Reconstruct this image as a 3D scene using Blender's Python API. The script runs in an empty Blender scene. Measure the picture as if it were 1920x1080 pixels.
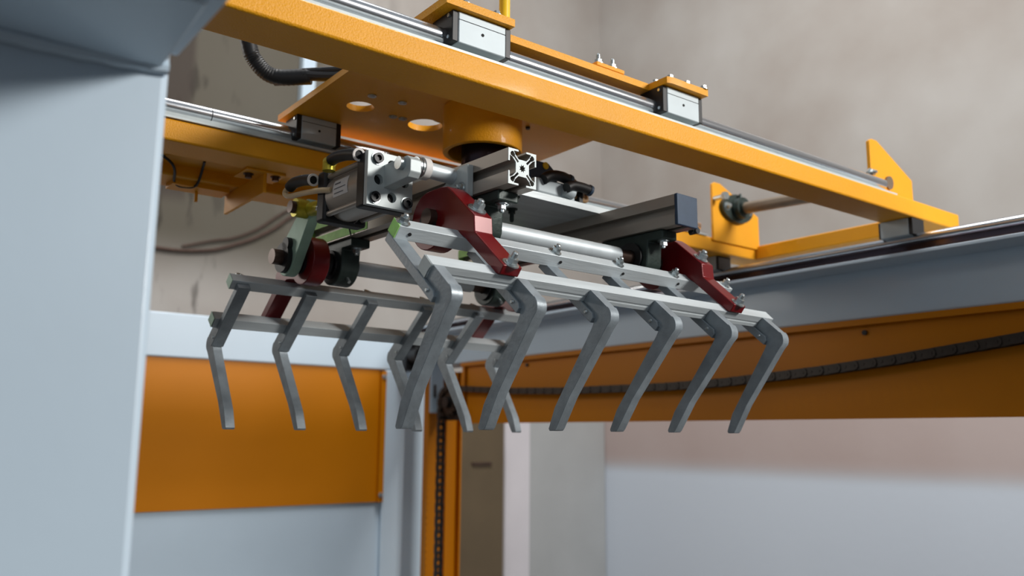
import bpy, bmesh, math, random
from mathutils import Vector, Matrix
random.seed(7)
scene = bpy.context.scene
C = scene.collection
H = 1.6                                   # the camera stands 1.6 m above the floor; all z below are relative to it

# ------------------------------------------------------------------ camera, world, light, exposure
PITCH, ROLL, YAW = (math.radians(v) for v in (9.711937, 0.445386, -37.441136))
cp, sp, cr, sr, cy, sy = math.cos(PITCH), math.sin(PITCH), math.cos(ROLL), math.sin(ROLL), math.cos(YAW), math.sin(YAW)
RM = (Matrix(((cr, -sr, 0), (sr, cr, 0), (0, 0, 1))) @ Matrix(((1, 0, 0), (0, cp, sp), (0, -sp, cp)))
      @ Matrix(((1, 0, 0), (0, 0, -1), (0, 1, 0))) @ Matrix(((cy, sy, 0), (-sy, cy, 0), (0, 0, 1))))
cam_data = bpy.data.cameras.new('camera')
cam = bpy.data.objects.new('camera', cam_data)
C.objects.link(cam)
cam.matrix_world = Matrix.Translation((0, 0, H)) @ Matrix((RM[0], -RM[1], -RM[2])).transposed().to_4x4()
cam_data.sensor_width = 36
cam_data.lens = 1624.756 / 1920 * 36
cam_data.clip_start = 0.02
cam_data.dof.use_dof = True
cam_data.dof.focus_distance = 1.12
cam_data.dof.aperture_fstop = 4.5
scene.camera = cam

world = bpy.data.worlds.new('hall_daylight')
scene.world = world
world.use_nodes = True
wn = world.node_tree
bg = wn.nodes['Background']
tc = wn.nodes.new('ShaderNodeTexCoord')
sep = wn.nodes.new('ShaderNodeSeparateXYZ')
ramp = wn.nodes.new('ShaderNodeValToRGB')
mr = wn.nodes.new('ShaderNodeMapRange')
mr.inputs['From Min'].default_value = -1
mr.inputs['From Max'].default_value = 1
wn.links.new(tc.outputs['Generated'], sep.inputs[0])
wn.links.new(sep.outputs['Z'], mr.inputs['Value'])
wn.links.new(mr.outputs[0], ramp.inputs[0])
wn.links.new(ramp.outputs[0], bg.inputs[0])
ramp.color_ramp.elements[0].position = 0.0
ramp.color_ramp.elements[0].color = (0.10, 0.095, 0.09, 1)
ramp.color_ramp.elements[1].position = 1.0
ramp.color_ramp.elements[1].color = (0.62, 0.70, 0.78, 1)
e = ramp.color_ramp.elements.new(0.5)
e.color = (0.34, 0.35, 0.38, 1)
bg.inputs[1].default_value = 0.44

def area(name, loc, target, sx, sy_, energy, color):
    d = bpy.data.lights.new(name, 'AREA')
    d.shape = 'RECTANGLE'; d.size, d.size_y = sx, sy_
    d.energy = energy; d.color = color
    o = bpy.data.objects.new(name, d)
    C.objects.link(o)
    o.location = (loc[0], loc[1], loc[2] + H)
    o.rotation_euler = (Vector(target) - Vector(loc)).to_track_quat('-Z', 'Y').to_euler()
    return o
area('bay_window_light', (2.2, -1.7, 1.45), (.9, 1.1, .25), .8, .5, 110, (1.0, .97, .93))
area('rear_fill', (-.9, 3.6, 1.2), (1.75, 1.6, .1), 1.0, .8, 17, (1.0, .96, .9))  # added fill for the left-facing sides, not a lamp of the hall
area('wall_fill', (1.3, 1.5, 3.6), (3.9, 3.4, .4), 1.6, 1.6, 150, (1.0, .975, .95))  # added overhead fill that brightens the back and right walls

vs = scene.view_settings
vs.view_transform = 'Standard'
vs.look = 'None'
vs.exposure = 0.0
vs.gamma = 1.0
vs.use_curve_mapping = False
scene.cycles.max_bounces = 6

# ------------------------------------------------------------------ materials
def lin(c):
    return tuple(((v / 255) / 12.92 if v / 255 <= .04045 else ((v / 255 + .055) / 1.055) ** 2.4) for v in c) + (1,)

def mat(name, rgb, rough=.5, metal=0., var=.12, scale=30., bump=0., bscale=200., stretch=None, coat=0., rvar=0., spec=None):
    m = bpy.data.materials.new(name)
    m.use_nodes = True
    nt = m.node_tree
    b = nt.nodes['Principled BSDF']
    b.inputs['Roughness'].default_value = rough
    b.inputs['Metallic'].default_value = metal
    if spec is not None: b.inputs['Specular IOR Level'].default_value = spec
    if coat: b.inputs['Coat Weight'].default_value = coat; b.inputs['Coat Roughness'].default_value = .07
    t = nt.nodes.new('ShaderNodeTexCoord')
    mp = nt.nodes.new('ShaderNodeMapping')
    if stretch: mp.inputs['Scale'].default_value = stretch
    nt.links.new(t.outputs['Object'], mp.inputs[0])
    n = nt.nodes.new('ShaderNodeTexNoise')
    n.inputs['Scale'].default_value = scale
    n.inputs['Detail'].default_value = 5
    nt.links.new(mp.outputs[0], n.inputs['Vector'])
    r = nt.nodes.new('ShaderNodeValToRGB')
    c = lin(rgb) if max(rgb) > 1 else tuple(rgb) + (1,)
    r.color_ramp.elements[0].position = .3
    r.color_ramp.elements[1].position = .7
    r.color_ramp.elements[0].color = tuple(v * (1 - var) for v in c[:3]) + (1,)
    r.color_ramp.elements[1].color = tuple(min(1, v * (1 + var)) for v in c[:3]) + (1,)
    nt.links.new(n.outputs['Fac'], r.inputs[0])
    nt.links.new(r.outputs[0], b.inputs['Base Color'])
    if rvar:
        q = nt.nodes.new('ShaderNodeMapRange')
        q.inputs['To Min'].default_value = max(0.02, rough - rvar)
        q.inputs['To Max'].default_value = rough + rvar
        nt.links.new(n.outputs['Fac'], q.inputs['Value'])
        nt.links.new(q.outputs[0], b.inputs['Roughness'])
    if bump:
        n2 = nt.nodes.new('ShaderNodeTexNoise')
        n2.inputs['Scale'].default_value = bscale
        n2.inputs['Detail'].default_value = 3
        nt.links.new(mp.outputs[0], n2.inputs['Vector'])
        bp = nt.nodes.new('ShaderNodeBump')
        bp.inputs['Strength'].default_value = bump
        bp.inputs['Distance'].default_value = .002
        nt.links.new(n2.outputs['Fac'], bp.inputs['Height'])
        nt.links.new(bp.outputs[0], b.inputs['Normal'])
    return m

M = {}
M['orange'] = mat('orange_paint', (233, 160, 24), .46, var=.04, scale=8, bump=.42, bscale=420, coat=.05, spec=.3)
M['orange_panel'] = mat('orange_panel_paint', (192, 116, 0), .42, var=.06, scale=2.5, bump=.05, bscale=40, spec=.2)
M['yellow'] = mat('yellow_paint', (236, 196, 30), .4, var=.05)
M['red'] = mat('red_anodised', (108, 3, 10), .30, metal=.1, var=.06, scale=60)
M['alu'] = mat('worn_aluminium', (196, 204, 207), .40, metal=.15, var=.14, scale=40, bump=.15, bscale=300, stretch=(.12, 1, 1), rvar=.08)
M['alu_finger'] = mat('milled_aluminium', (134, 143, 149), .40, metal=.25, var=.16, scale=50, bump=.12, bscale=250, rvar=.1)
M['alu_dark'] = mat('anodised_profile', (166, 158, 148), .4, metal=.4, var=.06, scale=20, stretch=(1, .1, 1))
M['alu_bright'] = mat('cut_aluminium', (186, 194, 194), .5, metal=.15, var=.05, scale=60)
M['block'] = mat('bearing_block_silver', (178, 188, 192), .52, metal=.15, var=.04, scale=25)
M['chrome'] = mat('polished_shaft', (205, 208, 212), .2, metal=.92, var=.05, scale=12, stretch=(.1, 1, 1))
M['steel'] = mat('zinc_steel', (196, 204, 206), .28, metal=.9, var=.12, scale=150)
M['sleeve'] = mat('pale_steel_tube', (205, 214, 218), .42, metal=.35, var=.08, scale=40)
M['black'] = mat('black_plastic', (16, 17, 20), .5, var=.2, scale=60)
M['blue_black'] = mat('blue_black_plastic', (40, 60, 82), .5, var=.1, scale=80)
M['dark_hole'] = mat('dark_recess', (16, 17, 19), .8)
M['green_cast'] = mat('green_cast_iron', (42, 54, 50), .45, metal=.2, var=.2, scale=60, bump=.2)
M['green'] = mat('green_surface', (176, 238, 126), .55, var=.14, scale=60)  # flat green for the profiles' far ends and a bar end
M['green_pale'] = mat('greenish_plate', (150, 180, 162), .5, metal=.2, var=.1, scale=50)
M['shaft_brown'] = mat('oiled_steel', (84, 66, 58), .35, metal=.6, var=.2, scale=60)
M['grey_shaft'] = mat('dull_steel_shaft', (128, 114, 98), .45, metal=.5, var=.1)
M['dark_flange'] = mat('dark_flange_steel', (66, 58, 66), .25, metal=.8, var=.1)
M['frame_white'] = mat('pale_blue_white_paint', (192, 210, 224), .4, var=.03, scale=4, bump=.05, bscale=60, coat=.15)
M['chain'] = mat('oiled_chain_steel', (52, 46, 41), .45, metal=.5, var=.2, scale=90)
M['hose_clear'] = mat('clear_beige_hose', (214, 190, 150), .3, var=.05)
M['hose_brown'] = mat('brown_air_hose', (150, 118, 82), .3, var=.1)
M['paper'] = mat('white_sticker', (216, 212, 208), .6, var=.03)
M['ink'] = mat('grey_print', (96, 96, 98), .7, var=.02)
M['brass'] = mat('yellow_zinc_rod_eye', (196, 184, 60), .35, metal=.5, var=.2, scale=80)
M['olive'] = mat('olive_brown_board', (92, 78, 57), .7, var=.12, scale=3)
M['floor'] = mat('hall_floor_concrete', (74, 71, 68), .7, var=.15, scale=1.2, bump=.1)

def wall_material(name, lit_band, dark):
    """grey plaster, soot stains towards one end, and light on the lower wall painted as a pale band"""
    m = bpy.data.materials.new(name)
    m.use_nodes = True
    nt = m.node_tree
    L = nt.links.new
    b = nt.nodes['Principled BSDF']
    b.inputs['Roughness'].default_value = .85
    t = nt.nodes.new('ShaderNodeTexCoord')
    s = nt.nodes.new('ShaderNodeSeparateXYZ')
    L(t.outputs['Object'], s.inputs[0])
    n = nt.nodes.new('ShaderNodeTexNoise'); n.inputs['Scale'].default_value = 1.3; n.inputs['Detail'].default_value = 7
    L(t.outputs['Object'], n.inputs['Vector'])
    r = nt.nodes.new('ShaderNodeValToRGB')
    r.color_ramp.elements[0].position = .3; r.color_ramp.elements[0].color = lin((152, 144, 137))
    r.color_ramp.elements[1].position = .7; r.color_ramp.elements[1].color = lin((172, 169, 165))
    L(n.outputs['Fac'], r.inputs[0])
    col = r.outputs[0]
    def mixin(fac, rgb, base):
        x = nt.nodes.new('ShaderNodeMix'); x.data_type = 'RGBA'
        L(fac, x.inputs[0]); L(base, x.inputs[6]); x.inputs[7].default_value = lin(rgb)
        return x.outputs[2]
    def ramp01(v, a, c):
        q = nt.nodes.new('ShaderNodeMapRange'); q.interpolation_type = 'SMOOTHSTEP'
        q.inputs['From Min'].default_value = a; q.inputs['From Max'].default_value = c
        L(v, q.inputs['Value']); return q.outputs[0]
    def mul(a, c):
        q = nt.nodes.new('ShaderNodeMath'); q.operation = 'MULTIPLY'
        L(a, q.inputs[0])
        if isinstance(c, float): q.inputs[1].default_value = c
        else: L(c, q.inputs[1])
        return q.outputs[0]
    if dark:
        # old soot: heavier to the left of the bay, drips downwards, ends at a ragged line
        st = nt.nodes.new('ShaderNodeMapping'); st.inputs['Scale'].default_value = (2.2, 1, .55)
        L(t.outputs['Object'], st.inputs[0])
        n2 = nt.nodes.new('ShaderNodeTexNoise'); n2.inputs['Scale'].default_value = 2.1; n2.inputs['Detail'].default_value = 6
        L(st.outputs[0], n2.inputs['Vector'])
        gx = ramp01(s.outputs['X'], 2.6, 1.35)
        ad = nt.nodes.new('ShaderNodeMath'); ad.operation = 'ADD'
        L(gx, ad.inputs[0]); L(n2.outputs['Fac'], ad.inputs[1])
        gz = ramp01(s.outputs['Z'], H + .66, H + 1.06)
        f = mul(ramp01(ad.outputs[0], .55, 1.12), gz)
        col = mixin(mul(f, .9), (74, 69, 56), col)
        n3 = nt.nodes.new('ShaderNodeTexNoise'); n3.inputs['Scale'].default_value = 6; n3.inputs['Detail'].default_value = 4
        L(st.outputs[0], n3.inputs['Vector'])
        gx2 = ramp01(s.outputs['X'], 1.75, 1.25)
        f2 = mul(ramp01(n3.outputs['Fac'], .56, .68), gx2)
        col = mixin(mul(f2, .7), (44, 39, 33), col)
        # a darker brown bay above
        f3 = mul(ramp01(s.outputs['X'], 1.32, 1.28), ramp01(s.outputs['Z'], H + 1.15, H + 1.25))
        col = mixin(mul(f3, .7), (56, 46, 42), col)
    if lit_band:  # soft light edge painted into the colour: pale below, pinkish above
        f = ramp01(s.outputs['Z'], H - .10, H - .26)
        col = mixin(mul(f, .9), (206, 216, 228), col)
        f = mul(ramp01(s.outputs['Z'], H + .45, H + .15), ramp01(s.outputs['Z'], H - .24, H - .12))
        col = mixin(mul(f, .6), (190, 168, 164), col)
    L(col, b.inputs['Base Color'])
    nb = nt.nodes.new('ShaderNodeTexNoise'); nb.inputs['Scale'].default_value = 30
    L(t.outputs['Object'], nb.inputs['Vector'])
    bp = nt.nodes.new('ShaderNodeBump'); bp.inputs['Strength'].default_value = .2; bp.inputs['Distance'].default_value = .004
    L(nb.outputs['Fac'], bp.inputs['Height']); L(bp.outputs[0], b.inputs['Normal'])
    return m
M['wall_back'] = wall_material('stained_plaster', False, True)
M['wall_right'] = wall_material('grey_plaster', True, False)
M['wall_patch'] = mat('grey_filler_patch', (170, 172, 172), .85, var=.05, scale=3)
M['wall_white'] = mat('whitewashed_strip', (212, 208, 212), .85, var=.05, scale=3)

# ------------------------------------------------------------------ frames and object helpers
G = math.radians(2.8594)                  # the gripper head is turned by this about the vertical
cg, sg = math.cos(G), math.sin(G)
def g2w(p): return Vector((p[0] * cg - p[1] * sg, p[0] * sg + p[1] * cg, p[2]))

class Frame: pass
def thing(name, label, cat, origin, gframe=False, group=None, kind=None):
    o = bpy.data.objects.new(name, None)
    o.empty_display_size = .03
    C.objects.link(o)
    w = g2w(origin) if gframe else Vector(origin)
    o.location = w + Vector((0, 0, H))
    if gframe: o.rotation_euler = (0, 0, G)
    o['origin'] = list(origin)
    if label: o['label'] = label
    if cat: o['category'] = cat
    if group: o['group'] = group
    if kind: o['kind'] = kind
    return o

def finish(me, angle=35):
    for p in me.polygons: p.use_smooth = True
    try: me.set_sharp_from_angle(angle=math.radians(angle))
    except Exception: pass

def part(name, bm, material, parent=None, label=None, bevel=0., origin=None):
    """bm holds coordinates in the thing's frame; shifted to the thing's origin"""
    me = bpy.data.meshes.new(name)
    top = parent
    while top is not None and top.parent is not None: top = top.parent
    org = Vector(origin) if origin is not None else (Vector(top['origin']) if top is not None else Vector((0, 0, -H)))
    if isinstance(bm, bpy.types.Mesh):
        me = bm
        me.transform(Matrix.Translation(-org))
    else:
        bmesh.ops.recalc_face_normals(bm, faces=bm.faces)
        bmesh.ops.translate(bm, verts=bm.verts, vec=-org)
        bm.to_mesh(me); bm.free()
    finish(me)
    o = bpy.data.objects.new(name, me)
    C.objects.link(o)
    me.materials.clear()
    me.materials.append(M[material])
    if parent is not None: o.parent = parent
    if label: o['label'] = label
    if bevel:
        md = o.modifiers.new('bevel', 'BEVEL')
        md.width = bevel; md.segments = 2; md.limit_method = 'ANGLE'; md.angle_limit = math.radians(40)
    return o

def structure(name, bm, material, bevel=0.):
    bmesh.ops.translate(bm, verts=bm.verts, vec=(0, 0, H))
    me = bpy.data.meshes.new(name); bmesh.ops.recalc_face_normals(bm, faces=bm.faces)
    bm.to_mesh(me); bm.free()
    o = bpy.data.objects.new(name, me); C.objects.link(o)
    me.materials.append(M[material]); o['kind'] = 'structure'
    return o

def dup(o, delta, parent):
    c = o.copy(); C.objects.link(c); c.parent = parent
    c.location = o.location + Vector(delta)
    for ch in o.children: dup(ch, (0, 0, 0), c)
    return c

def nb(): return bmesh.new()
def box(bm, x0, x1, y0, y1, z0, z1):
    v = [bm.verts.new((x, y, z)) for x in (x0, x1) for y in (y0, y1) for z in (z0, z1)]
    for f in ((0, 1, 3, 2), (4, 6, 7, 5), (0, 4, 5, 1), (2, 3, 7, 6), (0, 2, 6, 4), (1, 5, 7, 3)):
        bm.faces.new([v[i] for i in f])
    return bm
def prism(bm, poly, a0, a1, axis='x', skew=None):
    """poly of (u, v): axis x -> (y, z); axis y -> (x, z); axis z -> (x, y)"""
    def P(u, v, a):
        if axis == 'x': return (a + (skew(u, v) if skew else 0), u, v)
        if axis == 'y': return (u, a, v)
        return (u, v, a)
    A = [bm.verts.new(P(u, v, a0)) for u, v in poly]
    B = [bm.verts.new(P(u, v, a1)) for u, v in poly]
    bm.faces.new(A); bm.faces.new(B[::-1])
    n = len(poly)
    for i in range(n): bm.faces.new((A[i], A[(i + 1) % n], B[(i + 1) % n], B[i]))
    return bm
def cyl(bm, p0, p1, r0, seg=20, r1=None, phase=0.):
    p0, p1 = Vector(p0), Vector(p1)
    r1 = r0 if r1 is None else r1
    d = (p1 - p0).normalized()
    a = d.orthogonal().normalized() if abs(d.z) > .9 else Vector((0, 0, 1)).cross(d).normalized()
    b = d.cross(a)
    A, B = [], []
    for i in range(seg):
        t = 2 * math.pi * i / seg + phase
        q = a * math.cos(t) + b * math.sin(t)
        A.append(bm.verts.new(p0 + q * r0)); B.append(bm.verts.new(p1 + q * r1))
    bm.faces.new(A[::-1]); bm.faces.new(B)
    for i in range(seg): bm.faces.new((A[i], A[(i + 1) % seg], B[(i + 1) % seg], B[i]))
    return bm
def ring(bm, p0, p1, r, ri, seg=32):
    p0, p1 = Vector(p0), Vector(p1)
    d = (p1 - p0).normalized()
    a = d.orthogonal().normalized(); b = d.cross(a)
    R = []
    for p, rr in ((p0, r), (p1, r), (p1, ri), (p0, ri)):
        R.append([bm.verts.new(p + (a * math.cos(2 * math.pi * i / seg) + b * math.sin(2 * math.pi * i / seg)) * rr) for i in range(seg)])
    for k in range(4):
        A, B = R[k], R[(k + 1) % 4]
        for i in range(seg): bm.faces.new((A[i], A[(i + 1) % seg], B[(i + 1) % seg], B[i]))
    return bm
def spline(pts, n=8):
    P = [Vector(p) for p in pts]
    P = [P[0] * 2 - P[1]] + P + [P[-1] * 2 - P[-2]]
    out = []
    for i in range(1, len(P) - 2):
        for k in range(n):
            t = k / n
            a, b, c, d = P[i - 1], P[i], P[i + 1], P[i + 2]
            out.append(.5 * ((2 * b) + (c - a) * t + (2 * a - 5 * b + 4 * c - d) * t * t + (3 * b - a - 3 * c + d) * t ** 3))
    out.append(P[-2])
    return out
def tube(bm, pts, r, seg=10, n=8, rib=0.):
    S = spline(pts, n)
    up = None; rings = []
    for i, p in enumerate(S):
        d = (S[min(i + 1, len(S) - 1)] - S[max(i - 1, 0)]).normalized()
        if up is None: up = d.orthogonal().normalized()
        up = (up - d * up.dot(d)).normalized()
        b = d.cross(up)
        rr = r * (1 + (rib if i % 2 else 0))
        rings.append([bm.verts.new(p + (up * math.cos(2 * math.pi * k / seg) + b * math.sin(2 * math.pi * k / seg)) * rr) for k in range(seg)])
    for A, B in zip(rings, rings[1:]):
        for k in range(seg): bm.faces.new((A[k], A[(k + 1) % seg], B[(k + 1) % seg], B[k]))
    bm.faces.new(rings[0][::-1]); bm.faces.new(rings[-1])
    return bm
def bolt_bm(p, d, r=.006, shank=.012, washer=True, bm=None):
    """hex nut with washer and projecting thread, seated at p, pointing along d"""
    bm = bm or nb()
    p, d = Vector(p), Vector(d).normalized()
    z = 0.
    if washer:
        cyl(bm, p, p + d * .0013, r * 1.5, 24); z = .0013
        ring(bm, p + d * z, p + d * (z + .0012), r * 1.12, r * .6, 18); z += .0012
    cyl(bm, p + d * z, p + d * (z + r * .85), r, 6); z += r * .85
    if shank: cyl(bm, p + d * z, p + d * (z + shank * .8), r * .56, 12); cyl(bm, p + d * (z + shank * .8), p + d * (z + shank), r * .56, 12, r * .4)
    return bm
def socket_bm(p, d, r=.006, h=.006):
    p, d = Vector(p), Vector(d).normalized()
    bm = nb()
    ring(bm, p, p + d * h, r, r * .55, 18)
    cyl(bm, p, p + d * h * .4, r * .55, 6)
    return bm
def plate_mesh(loops, t):
    """flat plate in the xy plane, thickness t (z 0..t); first loop outer, others holes"""
    cu = bpy.data.curves.new('plate_outline', 'CURVE')
    cu.dimensions = '2D'; cu.fill_mode = 'BOTH'; cu.extrude = t / 2
    for lp in loops:
        s = cu.splines.new('POLY'); s.points.add(len(lp) - 1)
        for q, (x, y) in zip(s.points, lp): q.co = (x, y, 0, 1)
        s.use_cyclic_u = True
    ob = bpy.data.objects.new('plate_outline', cu); C.objects.link(ob)
    dg = bpy.context.evaluated_depsgraph_get()
    me = bpy.data.meshes.new_from_object(ob.evaluated_get(dg))
    bpy.data.objects.remove(ob); bpy.data.curves.remove(cu)
    me.transform(Matrix.Translation((0, 0, t / 2)))
    bm = nb(); bm.from_mesh(me); bmesh.ops.remove_doubles(bm, verts=bm.verts, dist=1e-6); bm.to_mesh(me); bm.free()
    return me
def circ(cx, cy_, r, n=32, a0=0., a1=2 * math.pi, end=False):
    return [(cx + r * math.cos(a0 + (a1 - a0) * i / (n - (1 if end else 0))), cy_ + r * math.sin(a0 + (a1 - a0) * i / (n - (1 if end else 0)))) for i in range(n)]

# ------------------------------------------------------------------ the hall
WX, WY, FZ = 4.27, 4.50, -H
structure('floor', box(nb(), -6, 6, -6, 6, FZ - .1, FZ), 'floor')
structure('wall_back', box(nb(), -6, WX + .2, WY, WY + .2, FZ, 4.6), 'wall_back')
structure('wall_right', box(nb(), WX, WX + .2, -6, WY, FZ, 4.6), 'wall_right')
structure('trim_1', box(nb(), 3.588, 4.262, WY - .012, WY, FZ, .10), 'wall_patch')
structure('trim_2', box(nb(), 3.39, 3.588, WY - .018, WY, FZ, .10), 'wall_white')

# ------------------------------------------------------------------ the white machine frame with its orange panels
fr = thing('machine_frame', 'pale blue-white steel machine frame with a corner post and deep orange infill panels', 'machine frame', (0.1, 0.65, FZ))
part('corner_post', box(nb(), -.02, .158, .602, .72, FZ, .60), 'frame_white', fr, bevel=.006)
part('top_beam', box(nb(), .147, .162, -.6, .6015, .262, .60), 'frame_white', fr, bevel=.002)
part('gusset', prism(nb(), [(.6015, .262), (.50, .262), (.50, .256), (.6015, .248)], .0, .150), 'frame_white', fr, bevel=.002)
part('weld_bead', tube(nb(), [(.0, .60, .247), (.06, .599, .246), (.11, .60, .248), (.155, .599, .251)], .005, 8, 4, rib=.15), 'frame_white', fr)
part('rear_beam', box(nb(), .16, 1.74, 2.87, 2.97, .242, .386), 'frame_white', fr, bevel=.005)
part('side_beam', box(nb(), 1.74, 1.86, .1, 2.97, .256, .386), 'frame_white', fr, bevel=.005)
part('rear_post', box(nb(), 1.605, 1.695, 2.87, 2.95, FZ, .242), 'frame_white', fr, bevel=.004)
part('rear_post', box(nb(), 1.74, 1.90, 3.02, 3.10, FZ, .386), 'frame_white', fr, bevel=.004)
part('lower_panel', box(nb(), .16, 1.605, 2.885, 2.895, FZ, -.24), 'frame_white', fr)
bm = nb()
box(bm, .5, 1.585, 2.878, 2.884, -.24, .242)
part('rear_panel', bm, 'orange_panel', fr, label='glossy orange infill panel')
rp = part('panel_flange', box(nb(), 1.585, 1.605, 2.862, 2.884, -.24, .236), 'orange_panel', fr)
part('panel_screw', bolt_bm((1.595, 2.862, -.215), (0, -1, 0), .006, 0), 'steel', fr)
part('panel_screw', bolt_bm((1.595, 2.862, .215), (0, -1, 0), .006, 0), 'steel', fr)
part('side_panel', box(nb(), 1.75, 1.756, .1, 2.56, .043, .250), 'orange_panel', fr, label='long orange side panel behind the chain')
part('panel_lip', box(nb(), 1.732, 1.75, .1, 2.56, .243, .256), 'orange_panel', fr)
part('panel_end_flange', box(nb(), 1.74, 1.756, 2.545, 2.56, .043, .243), 'orange_panel', fr)
for y_ in (1.02, 1.62, 2.2):
    part('panel_screw', bolt_bm((1.75, y_, .228), (-1, 0, 0), .006, 0, washer=False), 'black', fr)
# the orange channel the vertical chain runs in
bm = nb()
box(bm, 1.712, 1.862, 2.76, 2.766, FZ, .24)
box(bm, 1.712, 1.718, 2.735, 2.76, FZ, .24)
box(bm, 1.856, 1.862, 2.735, 2.76, FZ, .24)
box(bm, 1.80, 1.805, 2.745, 2.76, FZ, .24)
part('chain_channel', bm, 'orange_panel', fr, label='upright orange channel behind the hanging chain')
part('cover_plate', box(nb(), 1.712, 1.768, 2.722, 2.73, .082, .30), 'frame_white', fr, bevel=.002)
part('cover_slot', box(nb(), 1.725, 1.733, 2.718, 2.722, .14, .185), 'shaft_brown', fr)
bm = nb()
cyl(bm, (1.685, 2.74, .295), (1.685, 2.86, .295), .034, 24)
cyl(bm, (1.685, 2.70, .295), (1.685, 2.74, .295), .020, 20)
box(bm, 1.65, 1.72, 2.80, 2.868, .24, .35)
part('drive_bearing', bm, 'black', fr, bevel=.002)
# rail along the side beam on which the bridge runs
part('rail_shelf', box(nb(), 1.655, 1.745, .1, 2.8, .363, .370), 'frame_white', fr, bevel=.001)
part('side_rail_support', prism(nb(), [(1.668, .370), (1.712, .370), (1.712, .375), (1.699, .375), (1.694, .391), (1.686, .391), (1.681, .375), (1.668, .375)], .15, 2.8, 'y'), 'dark_flange', fr)
bm = nb(); cyl(bm, (1.690, .15, .4005), (1.690, 2.8, .4005), .0105, 24)
part('side_rail_shaft', bm, 'chrome', fr)

board = thing('upright_board', 'tall olive-brown board standing against the hall wall', 'board', (3.07, 4.3, FZ))
part('board_face', box(nb(), 2.912, 3.239, 4.30, 4.33, FZ, .16), 'olive', board)
part('board_batten', box(nb(), 3.0, 3.14, 4.285, 4.30, -.17, -.155), 'shaft_brown', board)

cd = thing('wall_conduit', 'white vertical bar fixed high on the stained wall', 'pipe', (1.9, 4.46, 1.5))
part('channel', box(nb(), 1.885, 1.965, 4.44, 4.497, 1.45, 3.1), 'frame_white', cd, bevel=.004)
part('wall_bracket', box(nb(), 1.86, 1.99, 4.46, 4.499, 1.55, 1.60), 'frame_white', cd)
wc = [(1.02, 4.485, .93), (1.159, 4.485, .924), (1.302, 4.485, .927), (1.451, 4.485, .951), (1.561, 4.485, .992), (1.675, 4.485, 1.046), (1.791, 4.485, 1.124), (1.91, 4.485, 1.225), (2.2, 4.485, 1.42)]
o = part('cable', tube(nb(), wc, .009), 'shaft_brown', None, origin=(1.5, 4.485, .95))
o.location = (1.5, 4.485, .95 + H); o['label'] = 'lower dark sagging cable on the stained wall'; o['category'] = 'cable'; o['group'] = 'sagging cables on the wall'
wc2 = [(1.30, 4.485, .95), (1.45, 4.485, 1.0), (1.558, 4.485, 1.03), (1.69, 4.485, 1.10), (1.80, 4.485, 1.19), (1.93, 4.485, 1.29), (2.2, 4.485, 1.5)]
o = part('cable', tube(nb(), wc2, .006), 'shaft_brown', None, origin=(1.6, 4.485, 1.04))
o.location = (1.6, 4.485, 1.04 + H); o['label'] = 'upper thinner dark cable on the stained wall'; o['category'] = 'cable'; o['group'] = 'sagging cables on the wall'

# ------------------------------------------------------------------ chain: horizontal run, sprocket, vertical run
ch = thing('roller_chain', 'dark oiled roller chain sagging across the orange side panel and down the orange channel', 'chain', (1.72, 2.6, .12))
XC = 1.725
path = []
def hz(y):
    pts = [(2.64, .170), (2.518, .162), (2.242, .145), (1.979, .136), (1.573, .132), (1.388, .135), (1.222, .143), (1.099, .150), (.944, .162), (.7, .186), (.4, .22)]
    for (a, za), (b, zb) in zip(pts, pts[1:]):
        if b <= y <= a: return za + (zb - za) * (a - y) / (a - b)
    return pts[-1][1]
P_ = .021
y = .42; seq = []
while y < 2.60:
    z0 = hz(y); seq.append(Vector((XC, y, z0)))
    dy = P_
    y += dy
# around the sprocket
SC, SR = Vector((XC, 2.618, .118)), .050
a = math.radians(80)
while a > math.radians(0):
    seq.append(SC + Vector((0, math.cos(a) * SR, math.sin(a) * SR)))
    a -= P_ / SR
z = .112
while z > FZ + .1:
    seq.append(Vector((XC, 2.668, z))); z -= P_ * 1.12
def link_mesh(outer):
    bm = nb(); hw = .0118 if outer else .0092; r = .0098 if outer else .0104
    for s in (-1, 1):
        pl = circ(-P_ / 2, 0, r, 7, math.pi / 2, 3 * math.pi / 2, True) + circ(P_ / 2, 0, r, 7, -math.pi / 2, math.pi / 2, True)
        x = s * hw
        prism(bm, pl, x - .0011, x + .0011)
    if outer:
        for q in (-1, 1): cyl(bm, (-hw - .002, q * P_ / 2, 0), (hw + .002, q * P_ / 2, 0), .0032, 8)
    else:
        for q in (-1, 1): cyl(bm, (-hw, q * P_ / 2, 0), (hw, q * P_ / 2, 0), .0052, 10)
    me = bpy.data.meshes.new('outer_link' if outer else 'inner_link')
    bmesh.ops.recalc_face_normals(bm, faces=bm.faces); bm.to_mesh(me); bm.free(); finish(me); me.materials.append(M['chain'])
    return me
lm = [link_mesh(True), link_mesh(False)]
og = Vector(ch['origin'])
for i, (p, q) in enumerate(zip(seq, seq[1:])):
    d = q - p
    if d.length < .012 or d.length > .035: continue
    o = bpy.data.objects.new('outer_link' if i % 2 else 'inner_link', lm[0 if i % 2 else 1])
    C.objects.link(o); o.parent = ch
    o.location = (p + q) / 2 - og
    o.rotation_euler = (math.atan2(d.z, d.y), 0, 0)
    o.scale = (1, d.length / P_, 1)
sk = thing('drive_sprocket', 'black toothed sprocket and housing turning the chain at the rear corner', 'sprocket', tuple(SC))
bm = nb(); teeth = []
for k in range(15):
    t = 2 * math.pi * k / 15
    for dt, rr in ((-.12, .040), (-.05, .052), (.05, .052), (.12, .040)): teeth.append((SC.y + rr * math.cos(t + dt), SC.z + rr * math.sin(t + dt)))
prism(bm, teeth, XC - .004, XC + .004)
part('toothed_disc', bm, 'chain', sk)
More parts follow.
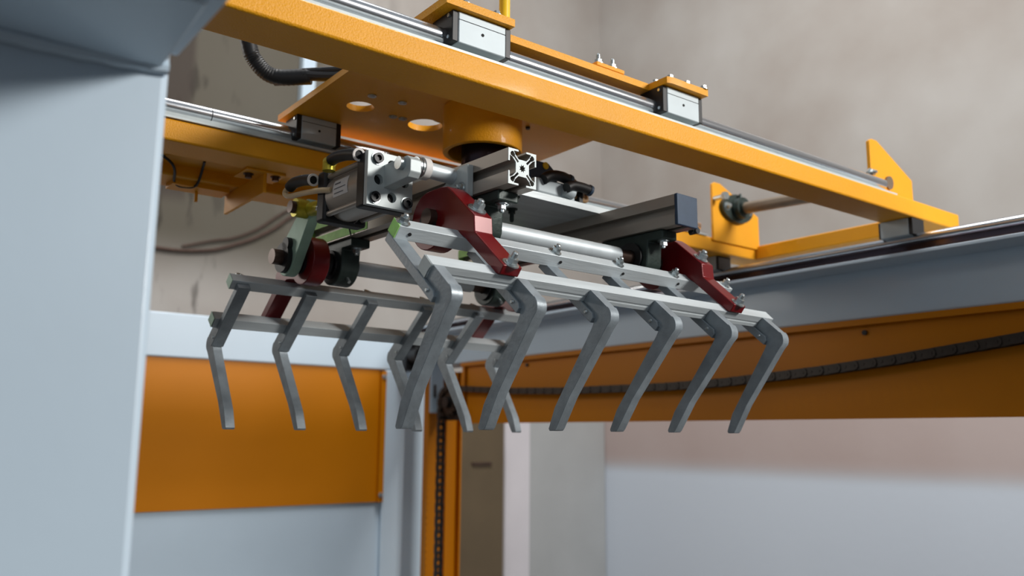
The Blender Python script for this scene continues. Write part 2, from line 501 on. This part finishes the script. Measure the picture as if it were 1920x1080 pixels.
bm = nb(); cyl(bm, (XC - .02, SC.y, SC.z), (XC + .03, SC.y, SC.z), .02, 24)
part('hub', bm, 'black', sk)
part('bearing_housing', box(nb(), XC + .012, XC + .05, 2.565, 2.70, .055, .165), 'black', sk, bevel=.006)

# ------------------------------------------------------------------ the orange gantry bridge
br = thing('gantry_bridge', 'bright orange steel gantry bridge of two long beams carrying linear rails', 'gantry', (.9, 1.118, .442))
ZB, ZT = .442, .4772
part('near_beam', box(nb(), -.12, 1.862, .853, .926, ZB, ZT), 'orange', br, bevel=.0035)
part('far_beam', box(nb(), -.12, 1.862, 1.325, 1.398, ZB, ZT), 'orange', br, bevel=.0035)
part('cross_beam', box(nb(), 1.787, 1.860, .926, 1.325, ZB + .0005, ZT), 'orange', br, bevel=.003)
part('cross_beam', box(nb(), -.12, -.02, .926, 1.325, ZB + .0005, ZT), 'orange', br, bevel=.003)
part('web_plate', box(nb(), -.12, 1.65, 1.398, 1.51, .462, .468), 'orange', br)
part('outer_channel', box(nb(), -.12, 1.65, 1.51, 1.587, .442, .4772), 'orange', br, bevel=.003)
# hanging bracket under the far beam
bm = nb()
box(bm, .527, .533, 1.385, 1.575, .404, .441)
box(bm, .495, .565, 1.380, 1.440, .438, .442)
part('hanging_bracket', bm, 'orange', br, bevel=.0008)
for x_, y_ in ((.508, 1.405), (.552, 1.395)):
    part('bracket_bolt', bolt_bm((x_, y_, .438), (0, 0, -1), .0058, 0), 'shaft_brown', br)
bm = nb(); box(bm, .42, .52, 1.53, 1.575, .434, .442); cyl(bm, (.47, 1.56, .434), (.47, 1.56, .415), .003, 10)
part('cable_clip', bm, 'orange', br)
# upright end plates with the cross shaft
def end_plate(y_, xa, xb, ztop):
    pl = [(xa, ZT), (xb, ZT), (xb, ztop - .062), (xa + .030, ztop), (xa + .010, ztop), (xa, ztop - .006)]
    pl[0] = (xa, .468); pl[1] = (xb, .468)
    return prism(nb(), pl, y_ - .0072, y_ - .0002, 'y')
bm = prism(nb(), [(1.635, ZT), (1.80, ZT), (1.80, .556), (1.665, .618), (1.645, .618), (1.635, .612)], .9262 - .008, .9262, 'y')
part('end_plate', bm, 'orange', br, bevel=.001)
part('end_plate', end_plate(1.325, 1.618, 1.795, .614), 'orange', br, bevel=.001)
bm = nb(); cyl(bm, (1.70, .914, .532), (1.70, 1.35, .558), .0142, 20)
part('cross_shaft', bm, 'grey_shaft', br, label='dull grey round cross shaft')
def flange_bearing(yf, s, z=.556):
    bm = nb()
    pl = [(1.70 + .058 * math.cos(t) * (abs(math.cos(t)) ** .6 * .35 + .65), .556 + .036 * math.sin(t)) for t in [2 * math.pi * i / 28 for i in range(28)]]
    prism(bm, pl, yf, yf + s * .012, 'y')
    cyl(bm, (1.70, yf, .556), (1.70, yf + s * .030, .556), .026, 24)
    cyl(bm, (1.70, yf + s * .030, .556), (1.70, yf + s * .036, .556), .017, 20)
    cyl(bm, (1.70, yf + s * .02, .580), (1.70, yf + s * .02, .592), .004, 8)
    return bm
fb = part('flange_bearing', flange_bearing(1.3178, -1), 'green_cast', br, label='dark green cast flange bearing')
for s in (-1, 1): part('flange_bolt', bolt_bm((1.70 + s * .043, 1.3058, .556), (0, -1, 0), .007, .004), 'steel', fb)
fb = flange_bearing(.9264, 1)
bmesh.ops.translate(fb, verts=fb.verts, vec=(0, 0, -.023))
fb = part('flange_bearing', fb, 'green_cast', br)
for s in (-1, 1): part('flange_bolt', bolt_bm((1.70 + s * .043, .9384, .533), (0, 1, 0), .007, .004), 'steel', fb)
part('end_bolt', bolt_bm((1.632, .9182, .541), (0, -1, 0), .007, .006), 'steel', br)
bm = nb(); cyl(bm, (1.625, 1.325, .572), (1.625, 1.29, .572), .006, 12); cyl(bm, (1.625, 1.29, .572), (1.625, 1.28, .572), .010, 6)
part('stop_bolt', bm, 'steel', br)
# linear rails on both beams
def rail(yc, x0, x1):
    part('rail_support', prism(nb(), [(yc - .030, ZT), (yc + .022, ZT), (yc + .022, ZT + .0035), (yc + .009, ZT + .0045), (yc + .004, ZT + .020), (yc - .004, ZT + .020), (yc - .009, ZT + .0045), (yc - .030, ZT + .0035)], x0, x1), 'alu_bright', br, label='pale aluminium rail support')
    bm = nb(); cyl(bm, (x0, yc, .5055), (x1, yc, .5055), .0115, 32)
    part('rail_shaft', bm, 'chrome', br, label='polished round rail')
rail(.886, -.1, 1.617)
rail(1.351, -.1, 1.60)
for x_ in (.30, .42):
    bm = nb(); ring(bm, (x_, 1.351, .5055), (x_ + .0012, 1.351, .5055), .0119, .0114, 32)
    part('rail_joint', bm, 'black', br)
# blocks below the cross beam riding the side rail
def side_block(y0, y1):
    b = part('side_bearing_block', box(nb(), 1.666, 1.714, y0 + .008, y1, .4065, .4415), 'block', br, bevel=.0015)
    part('end_cap', box(nb(), 1.667, 1.713, y0, y0 + .008, .4075, .4405), 'black', b)
    part('end_cap', box(nb(), 1.667, 1.713, y1, y1 + .004, .4075, .4405), 'black', b)
side_block(.856, .924); side_block(1.345, 1.404)
bm = nb(); tube(bm, [(.30, 1.49, .50), (.394, 1.47, .455), (.424, 1.535, .437), (.446, 1.545, .435), (.459, 1.525, .437), (.454, 1.479, .458), (.45, 1.46, .462)], .0024)
part('loop_cable', bm, 'black', br)

# ------------------------------------------------------------------ carriage on the rails
ca = thing('carriage', 'orange carriage plate with round holes riding the rails on four silver bearing blocks', 'carriage', (.80, 1.118, .535))
cx0, cx1, cy0, cy1 = .546, 1.040, .890, 1.384
outer = [(cx0, cy1), (cx0, .852), (.654, .852), (.654, cy0), (.948, cy0), (.948, .852), (.956, .849), (cx1, .849), (cx1, cy1)]
me = plate_mesh([outer, circ(.627, 1.235, .0225, 36), circ(.757, 1.242, .030, 36), circ(.90, 1.30, .02, 24)], .0105)
me.transform(Matrix.Translation((0, 0, .535)))
part('carriage_plate', me, 'orange', ca)
HC = Vector((.7935, 1.1195, 0))
bm = nb(); ring(bm, HC + Vector((0, 0, .458)), HC + Vector((0, 0, .535)), .0655, .056, 64)
part('rotary_housing', bm, 'orange', ca, bevel=.0015)
def bearing_block(x0, x1, y0):
    b = part('bearing_block', box(nb(), x0, x1, y0, y0 + .050, .4915, .534), 'block', ca, bevel=.0015, label='silver linear bearing block')
    part('end_cap', box(nb(), x0 - .009, x0, y0 + .001, y0 + .049, .4925, .534), 'black', b, bevel=.001)
    part('end_cap', box(nb(), x1, x1 + .009, y0 + .001, y0 + .049, .4925, .534), 'black', b, bevel=.001)
    bm = nb(); box(bm, x0, x1, y0 - .0003, y0, .5228, .5236); 
    part('joint_line', bm, 'dark_hole', b)
    bm = nb(); cyl(bm, ((x0 + x1) / 2, y0 + .001, .512), ((x0 + x1) / 2, y0 - .0006, .512), .0022, 12)
    part('grease_port', bm, 'dark_hole', b)
    for zz in (.499, .528):
        part('cap_screw', bolt_bm((x0 - .009, y0 + .008, zz), (-1, 0, 0), .0027, 0, washer=False), 'steel', b)
bearing_block(.570, .645, .860); bearing_block(.957, 1.030, .860)
bearing_block(.566, .630, 1.3265); bearing_block(.957, 1.030, 1.3265)
for x_, y_ in ((.962, .858), (.958, .885), (1.0, .858), (1.034, .853), (.58, .86), (.63, .86)):
    part('plate_bolt', bolt_bm((x_, y_, .5455), (0, 0, 1), .0048, 0), 'steel', ca)
for x_, y_ in ((.619, 1.180), (.672, 1.175), (.691, 1.239), (.709, 1.237)):
    bm = nb(); ring(bm, (x_, y_, .535), (x_, y_, .5333), .0072, .0046, 20); cyl(bm, (x_, y_, .535), (x_, y_, .5322), .0044, 12)
    part('plate_bolt', bm, 'steel', ca)
bm = nb(); box(bm, .852, .910, .905, .99, .556, .562); 
part('motor_foot', bm, 'orange', ca, bevel=.0006)
bm = nb(); box(bm, .856, .906, .93, .985, .5455, .556); part('foot_spacer', bm, 'orange', ca)
for x_, y_ in ((.863, .914), (.893, .914)):
    part('foot_bolt', bolt_bm((x_, y_, .562), (0, 0, 1), .006, .010), 'steel', ca)
bm = nb(); cyl(bm, (.747, 1.0, .5455), (.747, 1.0, 1.15), .0085, 20); cyl(bm, (.747, 1.0, .5455), (.747, 1.0, .551), .016, 20)
part('guide_post', bm, 'yellow', ca)

bm = nb(); cyl(bm, (.902, 1.136, .5352), (.902, 1.136, .531), .004, 12)
part('plug', bm, 'black', ca)
hose = thing('corrugated_hose', 'black corrugated cable hose looping down behind the near orange beam', 'hose', (.50, 1.3, .57))
part('corrugated_tube', tube(nb(), [(.40, 1.31, 1.2), (.43, 1.31, .75), (.456, 1.3, .625), (.472, 1.3, .592), (.499, 1.29, .572), (.545, 1.26, .574)], .0125, 12, 16, rib=.07), 'black', hose)
bm = nb(); tube(bm, [(.53, 1.265, .574), (.58, 1.225, .572), (.64, 1.16, .575), (.72, 1.10, .578)], .008)
tube(bm, [(.535, 1.262, .580), (.585, 1.222, .584), (.645, 1.157, .583), (.72, 1.095, .585)], .006)
part('cable_bundle', bm, 'black', hose)
bm = nb(); cyl(bm, (.50, 1.293, .571), (.548, 1.258, .574), .0128, 16)
part('hose_clamp', bm, 'black', hose)
bm = nb()
o = part('air_line', tube(nb(), [(.765, 1.225, .62), (.76, 1.235, .575), (.78, 1.262, .562), (.83, 1.26, .556), (.87, 1.25, .556)], .003), 'black', None, origin=(.8, 1.25, .56))
o.location = (.8, 1.25, .56 + H); o['label'] = 'thin black air line curving above the hole in the carriage plate'; o['category'] = 'air hose'

# ------------------------------------------------------------------ gripper head (own frame, turned with the head)
hd = thing('palletizing_gripper', 'grey aluminium gripper unit of two slotted profiles under the rotary housing', 'robot gripper', (.8575, 1.077, .359), True)
S = .0468
def profile_loops(cx_, cz_):
    q = [(-.5, .5), (-.14, .5), (-.14, .45), (-.30, .45), (-.30, .385), (-.14, .235), (.14, .235), (.30, .385), (.30, .45), (.14, .45), (.14, .5)]
    out = []
    for k in range(4):
        c, s = round(math.cos(-k * math.pi / 2)), round(math.sin(-k * math.pi / 2))
        for (u, v) in q: out.append((cx_ + S * (u * c - v * s), cz_ + S * (u * s + v * c)))
    holes = [circ(cx_, cz_, S * .085, 20)]
    star = []
    for i in range(16):
        r = S * (.12 if i % 2 else .07); t = 2 * math.pi * i / 16
        star.append((cx_ + r * math.cos(t), cz_ + r * math.sin(t)))
    holes = [star]
    for k in range(4):
        a = math.pi / 4 + k * math.pi / 2
        lp = [(.215, -.032), (.41, -.032)] + [(.49 + .083 * math.cos(t), .083 * math.sin(t)) for t in [math.radians(v) for v in (-150, -120, -90, -60, -30, 0, 30, 60, 90, 120, 150)]] + [(.41, .032), (.215, .032)]
        holes.append([(cx_ + S * (u * math.cos(a) - v * math.sin(a)), cz_ + S * (u * math.sin(a) + v * math.cos(a))) for u, v in lp])
    return [out] + holes
def profile(x0, y0, y1, name='profile', mt='alu_dark'):
    cx_, cz_ = x0 + S / 2, .3125 + S / 2
    me = plate_mesh(profile_loops(cx_, cz_), y1 - y0)
    # (u, v, w) -> (x=u, y=y1-w, z=v)
    me.transform(Matrix(((1, 0, 0, 0), (0, 0, -1, y1), (0, 1, 0, 0), (0, 0, 0, 1))))
    return me
p1 = part('profile', profile(.6725, .803, 1.335), 'alu_dark', hd, label='profile with open sawn end')
me = profile(.6725, .8018, .8031)
part('sawn_end', me, 'alu_bright', p1)
p2 = part('profile', profile(.995, .800, 1.335), 'alu_dark', hd, label='profile closed by a blue-black cap')
part('end_cap', box(nb(), .9945, 1.0425, .794, .7998, .312, .3600), 'blue_black', p2, bevel=.0012)
bm = nb(); cyl(bm, (1.05, .80, .312), (1.05, .815, .312), .005, 12); cyl(bm, (1.043, .807, .312), (1.052, .807, .312), .004, 10)
part('cap_plug', bm, 'black', p2)
for pr, x0 in ((p1, .6725), (p2, .995)):
    bm = nb()
    for za, zb in ((.3145, .3285), (.3425, .3575)):
        box(bm, x0 - .0008, x0, 1.14, 1.336, za, zb)
    box(bm, x0, x0 + S, 1.335, 1.3362, .3125, .359)
    part('green_band', bm, 'green', pr)
me = plate_mesh([[(.675, .955), (1.040, .955), (1.040, 1.20), (.675, 1.20)], circ(.8575, 1.077, .012, 24)], .0105)
me.transform(Matrix.Translation((0, 0, .3593)))
part('mount_plate', me, 'alu', hd, label='flat plate lying on both profiles')
bm = nb(); cyl(bm, (.8575, 1.077, .3698), (.8575, 1.077, .50), .043, 48); cyl(bm, (.8575, 1.077, .3698), (.8575, 1.077, .380), .052, 48)
part('rotary_flange', bm, 'dark_flange', hd)
for x_, y_, L_ in ((.838, 1.022, .014), (.871, 1.029, .014), (.80, 1.045, .012), (.852, 1.05, .012), (.827, .972, .003), (.800, .978, .003)):
    bm = bolt_bm((x_, y_, .3593), (0, 0, -1), .0062, L_, washer=True)
    part('plate_bolt', bm, 'green_cast', hd)
# pillow bearings
YN, YF, ZS = .893, 1.261, .276
def pillow(xc, yc):
    y0 = yc
    pl = [(y0 - .064, .3122), (y0 - .064, .298), (y0 - .034, .298)]
    pl += [(y0 + .034 * math.cos(t), ZS + .034 * math.sin(t)) for t in [math.radians(v) for v in range(200, 341, 10)]]
    pl += [(y0 + .034, .298), (y0 + .064, .298), (y0 + .064, .3122)]
    bm = prism(nb(), pl, xc - .017, xc + .017)
    b = part('pillow_bearing', bm, 'green_cast', hd, bevel=.002, label='dark green cast pillow bearing')
    bm = nb(); ring(bm, (xc - .022, y0, ZS), (xc + .022, y0, ZS), .024, .0125, 32)
    part('bearing_insert', bm, 'black', b)
    for s in (-1, 1): part('base_bolt', bolt_bm((xc, y0 + s * .051, .298), (0, 0, -1), .0062, .004), 'steel', b)
    part('grease_nipple', cyl(nb(), (xc, y0 - .024, ZS - .024), (xc, y0 - .031, ZS - .031), .003, 8), 'steel', b)
for xc in (.6959, 1.0184):
    for yc in (YN, YF): pillow(xc, yc)
# trunnion bracket on the first profile
pl = [(.873, .310), (.873, .3525), (.890, .3525), (.925, .334), (.955, .330), (.955, .310)]
bk = part('trunnion_bracket', prism(nb(), pl, .6622, .6722), 'alu_bright', hd, bevel=.0008)
for y_, z_ in ((.885, .3215), (.932, .319)):
    part('bracket_bolt', bolt_bm((.6622, y_, z_), (-1, 0, 0), .0058, .002), 'steel', bk)
part('cable_tie', tube(nb(), [(.670, 1.185, .311), (.666, 1.188, .335), (.670, 1.19, .36), (.69, 1.19, .362)], .0012), 'black', hd)

# ------------------------------------------------------------------ pneumatic cylinder with swivel pin
cyd = thing('pneumatic_cylinder', 'square-ended pneumatic cylinder with a drilled aluminium face plate beside the first profile', 'pneumatic cylinder', (.593, 1.02, .332), True)
cx_, cz_ = .593, .3318
hp = [circ(cx_ + u, cz_ + v, .0058, 24) for u, v in ((-.012, .024), (.013, .024), (-.024, .0), (-.001, -.024), (.024, .0), (.0, .003))]
pts = [(cx_ - .035, cz_ - .0365), (cx_ + .035, cz_ - .0365), (cx_ + .035, cz_ + .0365), (cx_ - .035, cz_ + .0365)]
fp_holes = [circ(cx_ + u, cz_ + v, .0070, 24) for u, v in ((.002, .022), (-.018, -.001), (.003, -.022), (.022, .002))]
me = plate_mesh([pts] + fp_holes, .008)
me.transform(Matrix(((1, 0, 0, 0), (0, 0, -1, .958), (0, 1, 0, 0), (0, 0, 0, 1))))
fp = part('face_plate', me, 'alu_bright', cyd, label='drilled aluminium face plate')
for u, v in ((-.021, .027), (-.024, -.026), (.026, -.026), (.026, .027)):
    b = part('socket_screw', socket_bm((cx_ + u, .951, cz_ + v), (0, -1, 0), .0072, .006), 'black', fp)
    part('screw_washer', ring(nb(), (cx_ + u, .950, cz_ + v), (cx_ + u, .9485, cz_ + v), .0088, .0068, 24), 'steel', b)
part('front_cap', box(nb(), cx_ - .0345, cx_ + .0345, .958, .980, cz_ - .0375, cz_ + .0365), 'black', cyd, bevel=.003)
part('rear_cap', box(nb(), cx_ - .0345, cx_ + .0345, 1.066, 1.090, cz_ - .0375, cz_ + .0365), 'black', cyd, bevel=.004)
bm = nb(); cyl(bm, (cx_, .980, cz_), (cx_, 1.066, cz_), .0335, 48)
part('barrel', bm, 'alu_dark', cyd, label='grey anodised barrel')
for s in (-1, 1):
    for t in (-1, 1):
        part('tie_rod', cyl(nb(), (cx_ + s * .027, .98, cz_ + t * .027), (cx_ + s * .027, 1.066, cz_ + t * .027), .004, 12), 'alu_dark', cyd)
# sticker on the barrel: a curved patch
bm = nb(); rows = []
for k in range(7):
    t = math.radians(196 - k * 7)
    rows.append([bm.verts.new((cx_ + .0339 * math.cos(t), yy, cz_ + .0339 * math.sin(t))) for yy in (1.044, 1.004)])
for A, B in zip(rows, rows[1:]): bm.faces.new((A[0], A[1], B[1], B[0]))
st = part('sticker', bm, 'paper', cyd, label='small white printed sticker')
for k, (ya, yb) in enumerate(((1.040, 1.024), (1.040, 1.009), (1.040, 1.015))):
    t0 = math.radians(167 + 11 * k); 
    bm = nb(); A = [bm.verts.new((cx_ + .0341 * math.cos(t), yy, cz_ + .0341 * math.sin(t))) for t, yy in ((t0, ya), (t0, yb), (t0 - (.07 if k == 0 else .035), yb), (t0 - (.07 if k == 0 else .035), ya))]
    bm.faces.new(A)
    part('print_line', bm, 'ink', st)
cl = part('clevis', prism(nb(), [(.951, .321), (.951, .3525), (.897, .3525), (.888, .346), (.888, .330), (.894, .3235)], .583, .600), 'alu_bright', cyd, bevel=.001)
PY, PZ = .9065, .3435
bm = nb(); cyl(bm, (.576, PY, PZ), (.612, PY, PZ), .0085, 24)
sp_ = part('swivel_pin', bm, 'steel', cyd, label='steel swivel pin')
bm = nb(); cyl(bm, (.618, PY, PZ), (.6622, PY, PZ - .001), .0108, 28)
part('pin_rod', bm, 'sleeve', sp_)
bm = nb(); ring(bm, (.602, PY, PZ), (.606, PY, PZ), .0135, .008, 28); ring(bm, (.6075, PY, PZ), (.610, PY, PZ), .0135, .008, 28)
part('retaining_clip', bm, 'steel', sp_)
bm = nb(); cyl(bm, (.611, PY, PZ), (.621, PY, PZ), .0145, 32)
part('pin_collar', bm, 'paper', sp_)
# piston rod and rod eye
bm = nb(); cyl(bm, (cx_, 1.09, cz_), (.600, 1.19, .340), .008, 20)
part('piston_rod', bm, 'chrome', cyd)
bm = nb(); cyl(bm, (.578, 1.198, .343), (.614, 1.198, .343), .0145, 24); cyl(bm, (.600, 1.15, .338), (.600, 1.19, .342), .011, 16)
re_ = part('rod_eye', bm, 'brass', cyd)
bm = nb(); cyl(bm, (.570, 1.198, .343), (.579, 1.198, .343), .0095, 20)
part('eye_pin', bm, 'shaft_brown', re_)
# push-in fittings on the caps
def elbow(pts, tip, d, name='air_fitting'):
    f = part(name, tube(nb(), pts, .0082, 14), 'black', cyd, label='black push-in elbow fitting')
    bm = nb(); ring(bm, Vector(tip), Vector(tip) + Vector(d) * .002, .0090, .006, 24)
    part('collar', bm, 'paper', f)
elbow([(.556, 1.048, .3755), (.556, 1.03, .377), (.556, 1.0, .373), (.556, .972, .366)], (.556, .972, .366), (0, -1, -.25))
elbow([(.553, 1.165, .3625), (.553, 1.15, .366), (.553, 1.12, .3635), (.553, 1.092, .3575)], (.553, 1.092, .3575), (0, -1, -.2))
bm = nb(); cyl(bm, (.556, 1.055, .374), (.556, 1.045, .375), .0085, 16); cyl(bm, (.556, 1.052, .362), (.556, 1.052, .372), .009, 12)
part('fitting_plug', bm, 'brass', cyd)
part('air_tube', tube(nb(), [(.553, 1.155, .368), (.553, 1.18, .358), (.553, 1.165, .349), (.553, 1.12, .344), (.553, 1.075, .338), (.56, 1.05, .335)], .004), 'hose_clear', cyd)

# valve and coil of hose on top of the mount plate
vl = thing('solenoid_valve', 'silver solenoid valve with two black hose fittings on top of the mount plate', 'valve', (.90, .97, .37), True)
part('valve_body', box(nb(), .862, .925, .958, .995, .3705, .396), 'block', vl, bevel=.004)
bm = nb(); cyl(bm, (.915, .955, .384), (.935, .955, .380), .010, 24); box(bm, .925, .945, .96, .99, .3705, .392)
part('valve_end', bm, 'block', vl, bevel=.002)
part('valve_screw', socket_bm((.935, .9575, .377), (0, -1, 0), .0035, .003), 'steel', vl)
part('coil_block', prism(nb(), [(.885, .396), (.945, .390), (.945, .425), (.925, .440), (.885, .440)], 1.0, 1.03, 'y'), 'blue_black', vl, bevel=.002)
bm = nb(); cyl(bm, (.917, .9995, .434), (.917, .998, .434), .006, 20)
part('yellow_dot', bm, 'yellow', vl)
part('air_fitting', tube(nb(), [(.872, .955, .392), (.885, .955, .400), (.905, .955, .404), (.925, .955, .402)], .0085, 14), 'black', vl)
part('fitting_ring', ring(nb(), (.925, .955, .402), (.930, .955, .401), .0095, .006, 20), 'blue_black', vl)
part('air_fitting', tube(nb(), [(.912, .945, .384), (.925, .945, .390), (.945, .945, .391), (.96, .945, .390)], .0082, 14), 'black', vl)
part('fitting_ring', ring(nb(), (.96, .945, .390), (.965, .945, .389), .0092, .006, 20), 'blue_black', vl)
part('valve_bracket', box(nb(), .950, .958, .955, .985, .3705, .388), 'black', vl)
hc = thing('air_hose', 'translucent brown air hose coiled beside the solenoid valve', 'air hose', (.965, 1.0, .39), True)
bm = nb()
for k in range(3):
    r = .022 - .003 * k
    cpts = [(.955 + .030 * math.cos(t) + k * .002, .975 + .012 * math.sin(t) + .004 * k, .400 + r * math.sin(t) - .008 * math.cos(t)) for t in [math.radians(v) for v in range(-110, 131, 20)]]
    tube(bm, cpts, .0032, 8, 4)
part('hose_coil', bm, 'hose_brown', hc)

# ------------------------------------------------------------------ the two claws
YC2 = 2 * 1.077
def claw(far):
    fy = (lambda y: YC2 - y) if far else (lambda y: y)
    if far:
        xs = [.543, .660, .778, .896, 1.015, 1.138]; tips = [-.002, .002, .0, -.002, -.004, -.006]
        c = thing('gripper_claw', 'far claw of six bent fingers, darker, hanging before the rear orange panel', 'gripper claw', (.8575, fy(YN), ZS), True, 'gripper claws')
        xr = 1.150
    else:
        xs = [.533, .654, .776, .900, 1.024, 1.153]; tips = [.004, .001, -.005, -.014, -.015, .001]
        c = thing('gripper_claw', 'near claw of six bent aluminium fingers with bright upper edges', 'gripper claw', (.8575, fy(YN), ZS), True, 'gripper claws')
        xr = 1.183
    xl = .531
    # two square bars turned on edge
    for (yc, zc, nm) in ((.8390, .2380, 'upper_bar'), (.7745, .1836, 'lower_bar')):
        h = .0128 if nm == 'upper_bar' else .0133
        pl = [(yc, zc + h), (yc - h, zc + .0005), (yc, zc - h), (yc + h, zc)]
        if nm == 'lower_bar':   # two shallow grooves run along the outer face
            A, B = Vector((yc - h, zc + .0005)), Vector((yc, zc - h))
            nrm = Vector((.7, .7)) * .0005
            gv = []
            for a_, b_ in ((.52, .70),):
                for f_, dd in ((a_, 0), (a_ + .02, 1), (b_ - .02, 1), (b_, 0)): q = A.lerp(B, f_) + nrm * dd; gv.append((q.x, q.y))
            pl = [pl[0], pl[1]] + gv + [pl[2], pl[3]]
        pl = [(fy(u), v) for u, v in pl]
        b = part(nm, prism(nb(), pl, xl + (.0 if nm == 'upper_bar' else .001), xr - (.012 if nm == 'upper_bar' and not far else 0)), 'alu', c, bevel=.0009)
        e = prism(nb(), [(fy(yc + (u - yc) * .97) if False else u, v) for u, v in pl], xl - .0008, xl - .0001)
        part('bar_end', e, ('green' if nm == 'upper_bar' else 'alu_bright') if not far else 'green_pale', b)
    d = Vector((-.7530, -.6580)); n = Vector((-.6580, .7530))       # strip direction (outward-down) and its outer normal, in (y, z)
    base = Vector((.7745, .1703))
    def P(s, t): q = base + d * s + n * t; return (fy(q.x), q.y)
    for i, x in enumerate(xs):
        x0 = x - .004
        st_ = part('strip', prism(nb(), [P(-.0985, 0), P(.026, 0), P(.031, -.004), P(.031, -.0115), P(-.0985, -.0115)], x0, x0 + .0205), 'alu_finger', c, bevel=.0007)
        # plate finger: butts on the outer face of the lower bar, bends, tapers to the tip
        fo = [(.7610, .1836), (.7325, .1585)]
        ctr = Vector((.7430, .1470)); R_ = .0165
        fo += [(ctr.x + R_ * math.cos(t), ctr.y + R_ * math.sin(t)) for t in [math.radians(v) for v in range(132, 216, 12)]]
        fo += [(.7345, .1335), (.7967, .0499), (.8195, .0105), (.8225, .0075), (.8320, .0072), (.8340, .0100), (.8235, .0370), (.8020, .0700), (.7600, .1340), (.7570, .1400), P_raw(base, d, n, .026, .0), (.7745, .1708)]
        tp = tips[i]
        bm = prism(nb(), [(fy(u), v) for u, v in fo], x, x + .0152, skew=(lambda u, v, tp=tp: tp * max(0, (.14 - v) / .13)))
        f = part('finger', bm, 'alu_finger', c, bevel=.0008)
        # rivet on the strip, nut on the upper bar
        q = P(.016, -.0055)
        part('rivet', cyl(nb(), (x0, q[0], q[1]), (x0 - .002, q[0], q[1]), .0028, 10, .0018), 'steel', f)
        q = (fy(.8390 - .006), .2380 + .0068)
        nz = Vector((0, fy(-.66) - fy(0), .75))
        part('bar_nut', bolt_bm((x0 + .010, q[0], q[1]), nz, .0060, .0045), 'steel', c)
        q = (fy(.8390 - .0068), .2380 - .0060)
        part('weld_dot', cyl(nb(), (x0 + .019, q[0], q[1]), (x0 + .019, q[0] - (fy(.0006) - fy(0)) * 1.0, q[1] - .0006), .0024, 10), 'dark_hole', c)
    # the two red arms clamped on the shaft
    arm = []
    HCy, HCz, HR = .9020, .2745, .0392
    arm += [(.8530, .3045), (.8060, .2640), (.8045, .2425), (.7490, .1935), (.7570, .1835), (.7640, .1860), (.8246, .2385), (.8360, .2455), (.8480, .2500), (.8600, .2490)]
    arm += [(HCy + HR * math.cos(t), HCz + HR * math.sin(t)) for t in [math.radians(v) for v in range(225, 460, 12)]]
    arm += [(.8760, .3138), (.8640, .3120)]
    for x in (.6225, 1.0645):
        a_ = part('arm', prism(nb(), [(fy(u), v) for u, v in arm], x, x + .0285), 'red', c, bevel=.0012, label='red clamping arm')
        u_ = Vector((0, (fy(-.653) - fy(0)), .757))
        q = (fy(.8185), .2750)
        part('clamp_bolt', bolt_bm((x + .014, q[0], q[1]), u_, .0082, .005), 'steel', a_)
        q = (fy(.7535), .1972)
        part('arm_bolt', bolt_bm((x + .014, q[0], q[1]), u_, .0070, .008), 'steel', a_)
        bm = nb(); cyl(bm, (x - .004, fy(.901), .270), (x + .0, fy(.901), .270), .0165, 24)
        part('clamp_recess', bm, 'black', a_)
    part('clamp_screw', socket_bm((.6185, fy(.899), .262), (-1, 0, 0), .0055, .007), 'steel', c)
    # shaft
    yy = fy(YN)
    bm = nb(); cyl(bm, (.592 if far else .612, yy, ZS), (1.11, yy, ZS), .0112, 28)
    part('shaft', bm, 'shaft_brown', c, label='oiled steel shaft')
    bm = nb(); cyl(bm, (.722, yy, ZS), (.968, yy, ZS), .0130, 32)
    part('spacer_tube', bm, 'sleeve', c, label='pale spacer tube')
    if far:
        # lever driven by the cylinder
        a0 = Vector((YF, ZS)); a1 = Vector((1.198, .343))
        dd = (a1 - a0).normalized(); nn = Vector((-dd.y, dd.x))
        pl = []
        for k in range(13):
            t = math.pi * k / 12
            q = a0 + (-dd * math.sin(t) + nn * math.cos(t)) * .0285; pl.append((q.x, q.y))
        for k in range(9):
            t = math.pi * k / 8
            q = a1 + (dd * math.sin(t) - nn * math.cos(t)) * .017; pl.append((q.x, q.y))
        part('lever', prism(nb(), pl, .598, .6145), 'green_pale', c, bevel=.001, label='pale greenish drive lever')
        bm = nb(); cyl(bm, (.590, YF, ZS), (.5985, YF, ZS), .024, 28); cyl(bm, (.590, YF - .012, ZS + .020), (.5985, YF - .012, ZS + .020), .011, 16)
        part('shaft_collar', bm, 'black', c)
        bm = nb(); cyl(bm, (.574, YF, ZS), (.592, YF, ZS), .0122, 28)
        part('shaft_end', bm, 'shaft_brown', c)
        bm = nb(); cyl(bm, (.6155, YF, ZS), (.6225, YF, ZS), .022, 24); cyl(bm, (.651, YF, ZS), (.672, YF, ZS), .019, 24)
        part('spacer_ring', bm, 'black', c)
    return c
def P_raw(base, d, n, s, t):
    q = base + d * s + n * t
    return (q.x, q.y)
claw(False)
claw(True)
